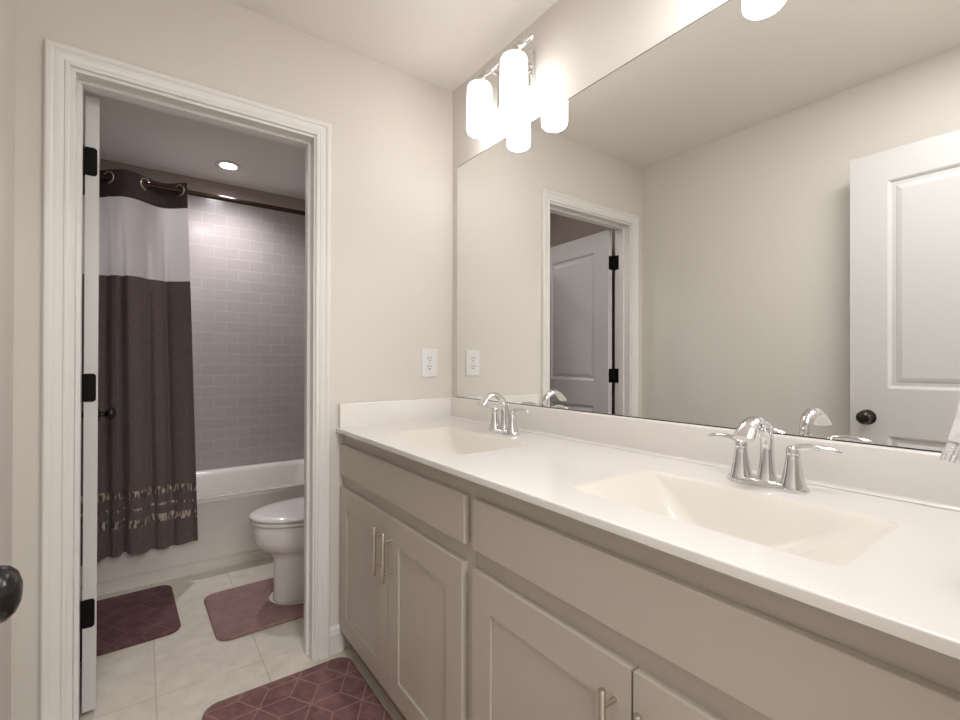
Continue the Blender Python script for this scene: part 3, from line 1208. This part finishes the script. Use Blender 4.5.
RD1, RL1, RLN = (0.112, 0.044, 0.044), (0.230, 0.112, 0.107), (0.36, 0.205, 0.19)
ol = rrect(.160, .660, 1.000, 1.803, .055, 8)
c_ = (sum(p[0] for p in ol) / len(ol), sum(p[1] for p in ol) / len(ol))
rug('bath_rug', ol, rug_mat('mauve_rug_front', RD1, RL1, RLN, .462 - c_[0], 1.600 - c_[1], .6),
    'mauve plush rug with diamond line pattern, on the floor in front of the vanity', 'mauve bath rugs', .018)
ol = rot_loop(rrect(-.270, .136, 2.385, 2.920, .055, 8), (.136, 2.6), 2.0)
c_ = (sum(p[0] for p in ol) / len(ol), sum(p[1] for p in ol) / len(ol))
rug('bath_rug', ol, rug_mat('mauve_rug_tub', (0.066, 0.020, 0.021), (0.135, 0.052, 0.054), (0.20, 0.095, 0.09), .05 - c_[0], 2.65 - c_[1], .55),
    'dark mauve plush rug beside the open door, in front of the tub', 'mauve bath rugs', .012)
# contour rug with a cut-out round the toilet foot
ox0, ox1, oy0, oy1 = .250, .830, 2.195, 2.672
cw = .135
loop = []
r = .055
for cx, cy, a0 in ((ox1 - r, oy1 - r, 0), (ox0 + r, oy1 - r, 90), (ox0 + r, oy0 + r, 180), (ox1 - r, oy0 + r, 270)):
    for k in range(9):
        a = radians(a0 + 90.0 * k / 8)
        loop.append((cx + r * cos(a), cy + r * sin(a)))
loop.append((ox1, TYC - cw - .02))
loop.append((ox1 - .015, TYC - cw))
for k in range(15):
    a = radians(270 - 180.0 * k / 14)
    loop.append((.640 + .135 * cos(a), TYC + cw * sin(a)))
loop.append((ox1 - .015, TYC + cw))
loop.append((ox1, TYC + cw + .02))
loop = rot_loop(loop, (.5, 2.43), 1.5)
c_ = (sum(p[0] for p in loop) / len(loop), sum(p[1] for p in loop) / len(loop))
rug('contour_rug', loop, rug_mat('mauve_rug_toilet', (0.215, 0.118, 0.108), (0.300, 0.178, 0.165), (0.34, 0.21, 0.195), .0, .0, .35),
    'mauve contour rug with a cut-out around the foot of the toilet', 'mauve bath rugs', .014)

# ------------------------------------------------------------------ hand towel on a ring, at the near end of the vanity
TRX, TRZ = .826, 1.437
TR = thing('towel_ring', 'chrome towel ring on the wall at the near end of the vanity', 'towel ring', (TRX, YR, TRZ + .08))
MB().lathe([(.026, .0005), (.026, .006), (.012, .010), (.010, .076), (.014, .080), (.014, .090), (.0005, .091)],
           (TRX, YR, TRZ + .085), axis='y', n=24).build('mount', M['chrome'], TR, smooth=40)
mb = MB()
ring = [(TRX + .075 * sin(2 * pi * k / 40), YR + .085, TRZ + .010 + .075 * cos(2 * pi * k / 40)) for k in range(41)]
mb.tube(ring, .0042, 10, ref=(0, 1, 0))
mb.build('ring', M['chrome'], TR, smooth=60)

TW = thing('hand_towel', 'white fringed hand towel hanging at the right edge of the photo', 'towel', (TRX, YR + .065, TRZ - .06))
rows = []
NS = 72
for z, hw, hd in ((1.392, .050, .012), (1.387, .056, .020), (1.367, .060, .027), (1.322, .060, .030), (1.262, .062, .034), (1.202, .066, .042),
                  (1.157, .078, .048), (1.122, .094, .053), (1.094, .112, .058), (1.076, .122, .062)):
    ring = []
    for k in range(NS):
        a = 2 * pi * k / NS
        c_, s_ = cos(a), sin(a)
        wv = .006 * sin(5 * a + z * 9) * (1 if z < 1.36 else .3)
        x = TRX + hw * (abs(c_) ** .7) * (1 if c_ >= 0 else -1)
        y = YR + .085 + (hd + wv) * (abs(s_) ** .7) * (1 if s_ >= 0 else -1)
        ring.append((x, y, z))
    rows.append(ring)
MB().loft(rows).build('towel_cloth', M['towel'], TW, smooth=60)
mb = MB()
last = rows[-1]
for k in range(0, NS):
    x, y, z = last[k]
    dx, dy = (x - TRX) * .06, (y - YR - .085) * .10
    for q in (0.0, .5):
        x2, y2, _ = last[(k + 1) % NS]
        px, py = x + (x2 - x) * q, y + (y2 - y) * q
        px, py = TRX + (px - TRX) * .975, YR + .085 + (py - YR - .085) * .95
        jit = random.uniform(-.003, .003)
        mb.tube([(px, py, z + .002), (px + dx * .6 + jit * .4, py + dy * .6, z - .010), (px + dx + jit, py + dy - jit, z - .021 + jit)], [.0016, .0018, .0012], 5)
mb.build('fringe', M['towel'], TW, smooth=60)['kind'] = 'stuff'
